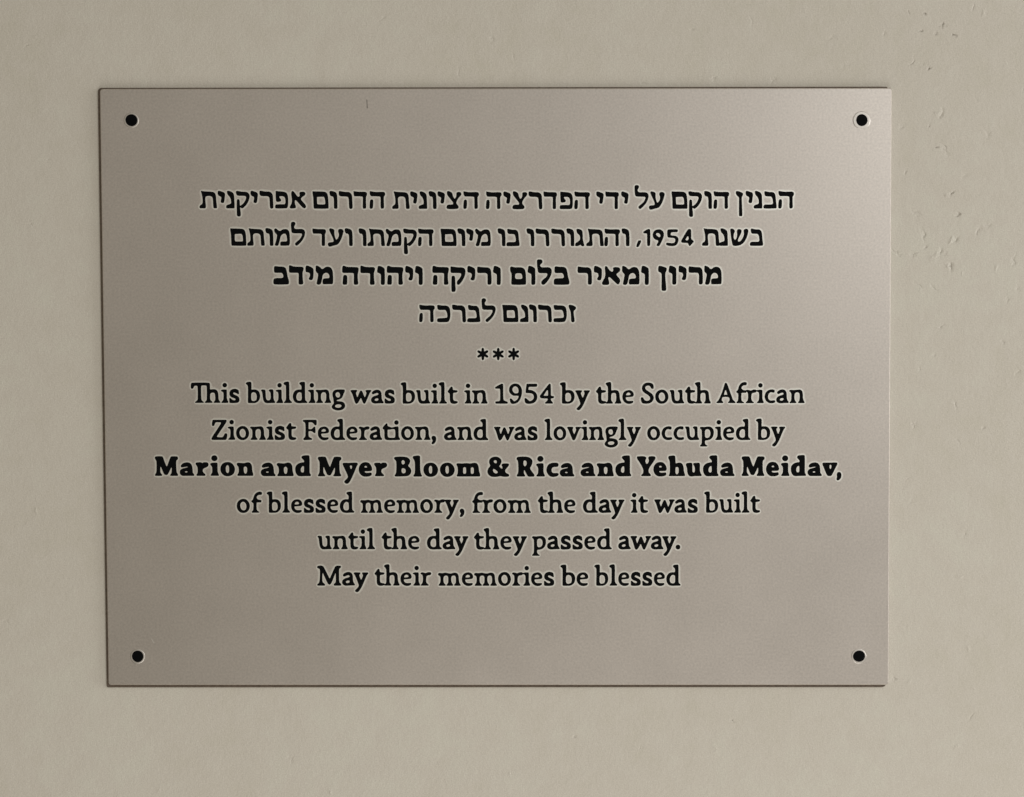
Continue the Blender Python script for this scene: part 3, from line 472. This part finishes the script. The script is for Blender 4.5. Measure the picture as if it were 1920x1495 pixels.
# each line of the inscription: face, then glyph, x, base line (mm from the plate's centre), width factor
LINES = [
    ('H', 'ת:-150.51:92.02:0.996 י:-141.17:92.00:0.996 נ:-136.98:91.99:0.996 ק:-131.97:91.98:0.996 י:-124.53:91.97:0.996 ר:-119.93:91.96:0.996 פ:-112.09:91.94:0.996 א:-104.78:91.93:0.996 ם:-93.10:91.74:0.996 ו:-84.50:91.72:0.996 ר:-79.76:91.71:0.996 ד:-72.33:91.70:0.996 ה:-64.21:91.68:0.996 ת:-52.80:91.55:0.995 י:-43.61:91.53:0.995 נ:-39.33:91.52:0.995 ו:-34.25:91.51:0.995 י:-29.74:91.51:0.995 צ:-25.22:91.50:0.995 ה:-16.68:91.48:0.995 ה:-5.22:91.37:0.995 י:3.60:91.36:0.995 צ:8.16:91.35:0.995 ר:16.41:91.33:0.995 ד:23.92:91.32:0.995 פ:32.16:91.30:0.995 ה:39.54:91.28:0.995 י:50.67:91.26:0.995 ד:55.26:91.25:0.995 י:63.31:91.24:0.995 ל:70.07:91.22:0.994 ע:77.36:91.21:0.994 ם:88.76:91.32:0.994 ק:97.27:91.30:0.994 ו:105.24:91.29:0.994 ה:110.04:91.28:0.994 ן:121.30:91.41:0.994 י:126.30:91.40:0.994 נ:130.40:91.40:0.994 ב:135.34:91.39:0.994 ה:142.82:91.37:0.994'),
    ('H', 'ם:-134.99:73.10:0.997 ת:-126.46:73.08:0.997 ו:-117.17:73.06:0.997 מ:-112.64:73.05:0.997 ל:-104.11:73.04:0.997 ד:-93.28:72.91:0.997 ע:-85.48:72.89:0.997 ו:-76.90:72.88:0.997 ו:-69.86:72.81:0.997 ת:-65.45:72.80:0.997 מ:-56.06:72.78:0.996 ק:-47.26:72.76:0.996 ה:-39.74:72.75:0.996 ם:-28.26:72.73:0.996 ו:-19.71:72.71:0.996 י:-15.25:72.70:0.996 מ:-10.73:72.69:0.996 ו:0.64:72.67:0.996 ב:5.10:72.66:0.996 ו:15.30:72.62:0.996 ר:19.98:72.61:0.996 ר:27.91:72.59:0.996 ו:35.53:72.58:0.996 ג:39.94:72.57:0.996 ת:45.54:72.56:0.996 ה:54.79:72.54:0.996 ו:63.53:72.52:0.996 ,:71.02:72.56:0.995 1:74.42:72.55:0.995 9:79.29:72.54:0.995 5:85.97:72.53:0.995 4:93.62:72.52:0.995 ת:104.22:72.60:0.995 נ:113.08:72.59:0.995 ש:118.54:72.58:0.995 ב:128.54:72.56:0.995'),
    ('K', 'ב:-113.26:53.51:0.998 ד:-105.29:53.49:0.998 י:-96.94:53.48:0.998 מ:-91.74:53.47:0.998 ה:-78.29:53.28:0.998 ד:-69.03:53.26:0.998 ו:-60.57:53.25:0.998 ה:-55.61:53.24:0.997 י:-46.32:53.22:0.997 ו:-41.34:53.21:0.997 ה:-32.50:53.19:0.997 ק:-23.24:53.18:0.997 י:-14.79:53.16:0.997 ר:-9.75:53.15:0.997 ו:-1.71:53.14:0.997 ם:6.96:53.15:0.997 ו:15.84:53.13:0.997 ל:20.56:53.12:0.997 ב:29.17:53.11:0.997 ר:41.21:53.08:0.997 י:49.47:53.07:0.997 א:53.61:53.06:0.997 מ:63.82:53.04:0.996 ו:73.43:53.02:0.996 ן:82.09:53.12:0.996 ו:87.39:53.11:0.996 י:92.43:53.10:0.996 ר:97.51:53.09:0.996 מ:105.50:53.07:0.996'),
    ('H', 'ה:-39.30:34.22:0.998 כ:-30.13:34.21:0.998 ר:-22.49:34.19:0.998 ב:-14.90:34.18:0.998 ל:-7.52:34.16:0.998 ם:3.00:34.17:0.998 נ:11.94:34.16:0.998 ו:16.50:34.15:0.998 ר:21.16:34.14:0.998 כ:29.02:34.13:0.998 ז:36.66:34.11:0.998'),
    ('S', '*:-6.99:17.99:0.999 *:0.85:17.95:0.999 *:8.69:17.96:0.999'),
    ('R', 'Th:-155.76:-6.66:0.994 i:-140.56:-6.69:0.994 s:-136.29:-6.69:0.994 b:-127.82:-6.79:0.986 u:-120.11:-6.80:0.986 i:-112.59:-6.81:0.986 l:-108.62:-6.82:0.986 d:-103.86:-6.83:0.986 i:-96.15:-6.84:0.986 n:-92.19:-6.85:0.986 g:-84.08:-6.86:0.985 w:-74.53:-7.06:0.995 a:-63.99:-7.08:0.995 s:-57.11:-7.09:0.995 b:-48.93:-7.19:0.993 u:-41.16:-7.20:0.993 i:-33.58:-7.21:0.993 l:-29.59:-7.22:0.993 t:-25.03:-7.23:0.993 i:-16.65:-7.24:1.003 n:-12.62:-7.25:1.002 1:-0.89:-7.27:0.986 9:6.34:-7.28:0.986 5:14.14:-7.29:0.986 4:22.01:-7.30:0.986 b:32.12:-7.32:1.022 y:39.94:-7.33:1.021 t:50.45:-7.35:1.007 h:55.40:-7.36:1.007 e:64.01:-7.37:1.007 S:73.39:-7.33:1.019 o:80.73:-7.34:1.019 u:87.98:-7.36:1.019 t:95.78:-7.37:1.019 h:100.79:-7.38:1.019 A:111.80:-7.23:0.987 f:121.89:-7.25:0.987 r:126.71:-7.26:0.987 i:132.18:-7.26:0.987 c:136.42:-7.27:0.987 a:142.29:-7.28:0.987 n:148.86:-7.29:0.987'),
    ('R', 'Z:-145.54:-25.54:1.004 i:-137.23:-25.56:1.003 o:-132.92:-25.56:1.003 n:-125.78:-25.57:1.003 i:-117.58:-25.59:1.003 s:-113.27:-25.59:1.003 t:-107.44:-25.60:1.003 F:-98.92:-25.70:0.992 e:-91.23:-25.71:0.992 d:-84.71:-25.72:0.992 e:-76.68:-25.73:0.992 r:-70.43:-25.74:0.992 a:-64.82:-25.75:0.992 ti:-58.19:-25.76:0.992 o:-48.76:-25.77:0.992 n:-41.70:-25.79:0.992 ,:-33.32:-25.80:0.992 a:-26.90:-25.89:1.000 n:-20.24:-25.90:1.000 d:-11.80:-25.91:1.000 w:-1.47:-25.93:0.980 a:8.91:-25.95:0.979 s:15.69:-25.96:0.979 l:24.22:-25.94:0.980 o:28.96:-25.95:0.980 v:35.78:-25.96:0.980 i:42.94:-25.97:0.980 n:46.88:-25.98:0.980 g:54.95:-25.99:0.980 l:61.90:-26.00:0.980 y:66.21:-26.01:0.980 o:76.68:-25.97:0.992 c:84.02:-25.98:0.992 c:90.08:-25.99:0.992 u:95.87:-26.00:0.992 p:103.50:-26.01:0.992 i:111.07:-26.02:0.992 e:115.33:-26.03:0.992 d:121.85:-26.04:0.992 b:131.97:-25.97:0.995 y:139.59:-25.98:0.994'),
    ('B', 'M:-174.61:-43.91:0.996 a:-161.89:-43.93:0.996 r:-153.88:-43.94:0.996 i:-146.36:-43.95:0.996 o:-141.11:-43.96:0.996 n:-132.85:-43.97:0.996 a:-120.52:-44.13:1.015 n:-112.41:-44.14:1.015 d:-102.85:-44.15:1.015 M:-91.37:-44.25:1.007 y:-78.68:-44.27:1.007 e:-70.45:-44.28:1.006 r:-62.74:-44.29:1.006 B:-52.42:-44.42:1.003 l:-42.89:-44.43:1.003 o:-37.46:-44.44:1.003 o:-28.99:-44.45:1.003 m:-20.63:-44.47:1.003 &:-4.78:-44.49:1.002 R:10.06:-44.51:1.008 i:19.99:-44.53:1.007 c:25.30:-44.53:1.007 a:32.11:-44.54:1.007 a:42.71:-44.45:1.024 n:50.89:-44.46:1.024 d:60.55:-44.48:1.024 Y:71.41:-44.41:1.000 e:79.89:-44.42:1.000 h:87.44:-44.43:1.000 u:96.44:-44.45:1.000 d:105.21:-44.46:1.000 a:113.85:-44.47:1.000 M:124.80:-44.41:0.980 e:137.31:-44.42:0.980 i:144.82:-44.44:0.980 d:149.98:-44.44:0.980 a:158.45:-44.46:0.980 v:165.95:-44.47:0.980 ,:173.22:-44.48:0.980'),
    ('R', 'o:-132.92:-62.83:1.010 f:-125.51:-62.84:1.010 b:-117.62:-62.88:0.986 l:-109.90:-62.89:0.986 e:-105.14:-62.89:0.986 s:-98.66:-62.90:0.986 s:-92.68:-62.91:0.986 e:-86.71:-62.92:0.986 d:-80.23:-62.93:0.986 m:-69.79:-63.03:0.995 e:-57.63:-63.04:0.995 m:-51.35:-63.05:0.995 o:-39.19:-63.07:0.995 r:-32.11:-63.08:0.995 y:-26.76:-63.09:0.995 ,:-19.05:-63.10:0.995 f:-12.67:-63.13:1.018 r:-7.69:-63.14:1.018 o:-1.78:-63.15:1.018 m:5.47:-63.16:1.018 t:20.81:-63.18:1.004 h:25.75:-63.19:1.004 e:34.34:-63.20:1.004 d:43.94:-63.16:1.009 a:51.94:-63.17:1.009 y:57.73:-63.18:1.009 i:68.07:-63.19:0.985 t:72.05:-63.20:0.985 w:80.24:-63.18:0.980 a:90.61:-63.19:0.980 s:97.40:-63.20:0.979 b:105.75:-63.16:0.977 u:113.39:-63.17:0.977 i:120.85:-63.18:0.977 l:124.77:-63.19:0.977 t:129.26:-63.19:0.977'),
    ('R', 'u:-91.81:-81.66:0.992 n:-84.24:-81.67:0.992 t:-76.11:-81.68:0.992 i:-70.58:-81.69:0.992 l:-66.60:-81.70:0.992 t:-59.07:-81.73:1.012 h:-54.09:-81.74:1.011 e:-45.44:-81.75:1.011 d:-35.80:-81.79:1.009 a:-27.79:-81.80:1.009 y:-22.00:-81.81:1.009 t:-11.85:-81.85:1.008 h:-6.89:-81.86:1.008 e:1.73:-81.87:1.008 y:7.92:-81.88:1.008 p:17.90:-81.86:0.998 a:25.63:-81.87:0.998 s:32.55:-81.88:0.998 s:38.60:-81.89:0.998 e:44.64:-81.90:0.998 d:51.21:-81.91:0.998 a:61.96:-81.92:0.996 w:68.10:-81.93:0.996 a:78.65:-81.94:0.996 y:84.35:-81.95:0.996 .:91.28:-81.96:0.995'),
    ('R', 'M:-92.18:-100.34:1.025 a:-79.32:-100.36:1.025 y:-73.45:-100.36:1.025 t:-62.74:-100.40:0.990 h:-57.87:-100.41:0.990 e:-49.41:-100.42:0.990 i:-43.17:-100.43:0.990 r:-39.19:-100.43:0.989 m:-30.22:-100.50:0.999 e:-18.00:-100.51:0.999 m:-11.71:-100.52:0.999 o:0.50:-100.54:0.999 r:7.61:-100.55:0.999 i:13.15:-100.55:0.999 e:17.43:-100.56:0.999 s:24.00:-100.57:0.999 b:32.37:-100.58:1.030 e:40.71:-100.59:1.030 b:49.70:-100.57:0.974 l:57.31:-100.58:0.974 e:62.02:-100.59:0.974 s:68.42:-100.59:0.974 s:74.31:-100.60:0.974 e:80.21:-100.61:0.974 d:86.60:-100.62:0.974'),
]

def smooth(P, n=5):
    """round the curved stretches of an outline and keep its corners"""
    P = np.array(P, float); N = len(P)
    d = np.roll(P, -1, 0) - P
    ang = np.arctan2(d[:, 1], d[:, 0])
    turn = np.abs((ang - np.roll(ang, 1) + np.pi) % (2 * np.pi) - np.pi)
    cor = turn > math.radians(58)
    ln = np.linalg.norm(d, axis=1)
    out = []
    for i in range(N):
        p0, p1, p2, p3 = P[i - 1], P[i], P[(i + 1) % N], P[(i + 2) % N]
        L = ln[i]
        m1 = np.zeros(2) if cor[i] else (p2 - p0) / (ln[i - 1] + L) * L
        m2 = np.zeros(2) if cor[(i + 1) % N] else (p3 - p1) / (L + ln[(i + 1) % N]) * L
        if cor[i]: m1 = (p2 - p1)
        if cor[(i + 1) % N]: m2 = (p2 - p1)
        for k in range(n):
            t = k / n
            h = (2*t**3 - 3*t*t + 1) * p1 + (t**3 - 2*t*t + t) * m1 + (-2*t**3 + 3*t*t) * p2 + (t**3 - t*t) * m2
            out.append(h)
    return np.array(out)

glyph = {}
for row in GLYPHS.strip().splitlines():
    key, cs = row.split('|')
    glyph[key] = []
    for c in cs.split(';'):
        hole = c[0] == '_'
        P = [tuple(float(a) for a in q.split(',')) for q in c.lstrip('_').split()]
        glyph[key].append((hole, smooth(P)))

RES = 18.0                     # samples per mm
def fill(mask, P, ox, oy, val):
    """even-odd scan fill of one outline into the sample grid"""
    X = (P[:, 0] - ox) * RES; Y = (P[:, 1] - oy) * RES
    X2, Y2 = np.roll(X, -1), np.roll(Y, -1)
    for j in range(max(0, int(Y.min())), min(mask.shape[0], int(Y.max()) + 2)):
        y = j + 0.5
        k = (Y <= y) != (Y2 <= y)
        if not k.any(): continue
        xs = np.sort(X[k] + (y - Y[k]) / (Y2[k] - Y[k]) * (X2[k] - X[k]))
        for a, b in zip(xs[0::2], xs[1::2]):
            mask[j, max(0, int(round(a))):max(0, int(round(b)))] = val
def blur(a, s):
    k = int(3 * s) + 1
    w = np.exp(-0.5 * (np.arange(-k, k + 1) / s) ** 2); w /= w.sum()
    for ax in (0, 1):
        acc = np.zeros_like(a)
        for i, wi in enumerate(w): acc += wi * np.roll(a, i - k, ax)
        a = acc
    return a
def contours(F, level, ox, oy, tol=0.008):
    """marching squares; closed loops in mm"""
    B = F > level
    code = (B[:-1, :-1] * 1 + B[:-1, 1:] * 2 + B[1:, 1:] * 4 + B[1:, :-1] * 8).astype(np.int8)
    ys, xs = np.nonzero((code > 0) & (code < 15))
    # edges: 0 bottom, 1 right, 2 top, 3 left; walk with the inside on the left
    T_ = {1: [(0, 3)], 2: [(1, 0)], 3: [(1, 3)], 4: [(2, 1)], 5: [(0, 3), (2, 1)], 6: [(2, 0)], 7: [(2, 3)],
          8: [(3, 2)], 9: [(0, 2)], 10: [(1, 0), (3, 2)], 11: [(1, 2)], 12: [(3, 1)], 13: [(0, 1)], 14: [(3, 0)]}
    nxt = {}
    def eid(x, y, e):
        return (x, y, 0) if e == 0 else (x + 1, y, 1) if e == 1 else (x, y + 1, 0) if e == 2 else (x, y, 1)
    for x, y, c in zip(xs.tolist(), ys.tolist(), code[ys, xs].tolist()):
        for a, b in T_[c]: nxt[eid(x, y, a)] = eid(x, y, b)
    loops = []
    while nxt:
        s, cur = nxt.popitem(); path = [s]
        while cur != s:
            path.append(cur); cur = nxt.pop(cur)
        A = np.array(path)
        x, y, d = A.T
        f0 = F[y, x]; f1 = np.where(d == 0, F[y, np.minimum(x + 1, F.shape[1] - 1)], F[np.minimum(y + 1, F.shape[0] - 1), x])
        t = (level - f0) / (f1 - f0)
        P = np.c_[x + 0.5 + np.where(d == 0, t, 0), y + 0.5 + np.where(d == 1, t, 0)]
        P = P / RES + (ox, oy)
        for _ in range(4):                       # drop points that lie on the line of their neighbours
            if len(P) < 10: break
            a, b, c = np.roll(P, 1, 0), P, np.roll(P, -1, 0)
            ac = c - a; h = np.abs(ac[:, 0] * (b - a)[:, 1] - ac[:, 1] * (b - a)[:, 0]) / (np.linalg.norm(ac, axis=1) + 1e-9)
            drop = h < tol
            drop[0::2] = False
            P = P[~drop]
            P = np.roll(P, 1, 0)
        if len(P) > 5: loops.append(P)
    return loops

for face, text in LINES:
    items = text.split()
    recs = []
    for it in items:
        g, x, y, s = it.rsplit(':', 3)
        recs.append((face + ' ' + g, float(x), float(y), float(s)))
    x0 = min(q[1] for q in recs) - 5; x1 = max(q[1] for q in recs) + 20
    y0 = min(q[2] for q in recs) - 8; y1 = max(q[2] for q in recs) + 16
    mask = np.zeros((int((y1 - y0) * RES), int((x1 - x0) * RES)), np.float32)
    for g, x, y, s in recs:
        tmp = glyph[g]
        lo = np.min([P.min(0) for h, P in tmp], 0); hi = np.max([P.max(0) for h, P in tmp], 0)
        sub = np.zeros((int((hi[1] - lo[1]) * UNIT * RES) + 8, int((hi[0] - lo[0]) * UNIT * RES * s) + 8), np.float32)
        gx, gy = x + lo[0] * UNIT * s, y + lo[1] * UNIT
        i0, j0 = int((gx - x0) * RES) - 2, int((gy - y0) * RES) - 2
        ox, oy = x0 + i0 / RES, y0 + j0 / RES
        for hole, P in sorted(tmp, key=lambda q: q[0]):
            fill(sub, P * (UNIT * s, UNIT) + (x, y), ox, oy, 0.0 if hole else 1.0)
        blk = mask[j0:j0 + sub.shape[0], i0:i0 + sub.shape[1]]
        np.maximum(blk, sub[:blk.shape[0], :blk.shape[1]], out=blk)
    ink = blur(mask, 0.17 * RES)
    me = sheet(contours(ink, 0.385, x0, y0), -0.05, 0.06)
    o = link('inscription_line', me, M_INK, plaque)
    near = blur(mask, 0.42 * RES); far = blur(mask, 0.85 * RES)  # two lighter sheets under the ink paint a halo round the letters
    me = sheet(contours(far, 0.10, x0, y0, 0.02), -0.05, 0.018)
    link('halo_outer', me, M_HALO_NICK, o)
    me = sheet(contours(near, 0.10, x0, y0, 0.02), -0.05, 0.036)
    link('halo_inner', me, M_HALO, o)

# ------------------------------------------------------------------ fixings
def disc(rx, ry, wob, seed, n=40):
    rnd = random.Random(seed); ph = [rnd.uniform(0, 6.28) for _ in range(3)]
    t = np.linspace(0, 2 * np.pi, n, endpoint=False)
    k = 1 + wob * (np.sin(2 * t + ph[0]) + 0.6 * np.sin(3 * t + ph[1]))
    return np.c_[rx * k * np.cos(t), ry * k * np.sin(t)]
def dome(name, P, cx, cy, z0, h, mat, parent):
    bm = bmesh.new()
    rings = []
    for s, z in ((1.0, z0), (1.0, h * 0.35), (0.9, h * 0.75), (0.7, h)):
        rings.append([bm.verts.new(((cx + x * s) * MM, -z * MM, (cy + y * s) * MM)) for x, y in P])
    for a, b in zip(rings, rings[1:]):
        for i in range(len(P)):
            bm.faces.new((a[i], a[(i + 1) % len(P)], b[(i + 1) % len(P)], b[i]))
    bm.faces.new(rings[-1]); bm.faces.new(rings[0][::-1])
    bmesh.ops.recalc_face_normals(bm, faces=bm.faces)
    o = from_bm(name, bm, mat, parent)
    for p in o.data.polygons: p.use_smooth = len(p.vertices) == 4
    return o
for i, (cx, cy, rx, ry, ring, mat) in enumerate([(-184.5, 136.5, 3.07, 3.04, 3.8, 0), (184.79, 135.71, 2.88, 3.04, 4.48, 1), (-184.48, -136.76, 2.99, 2.99, 3.8, 1), (185.37, -137.06, 3.1, 2.93, 3.86, 1)]):
    s = dome('screw', disc(rx, ry, 0.012, 40 + i), cx, cy, -(T + GAP), 0.14, M_SCREW, plaque)
    R_ = disc(ring, ring, 0.012, 60 + i)
    dome('countersink', R_, cx - 0.1, cy - 0.05, -0.3, 0.045, M_SINK, s)

# the short upright scratch under the top edge and a nick by the lower left screw
for P in [[(-65.48, 146.6), (-65.1, 146.6), (-64.96, 142.31), (-65.31, 142.05)], [(-177.59, -127.68), (-177.18, -127.54), (-175.7, -129.89), (-176.24, -130.02)]]:
    me = sheet([np.array(P)], -0.05, 0.012)
    link('scratch', me, M_SCRATCH if P[0][1] > 0 else M_HALO_NICK, plaque)
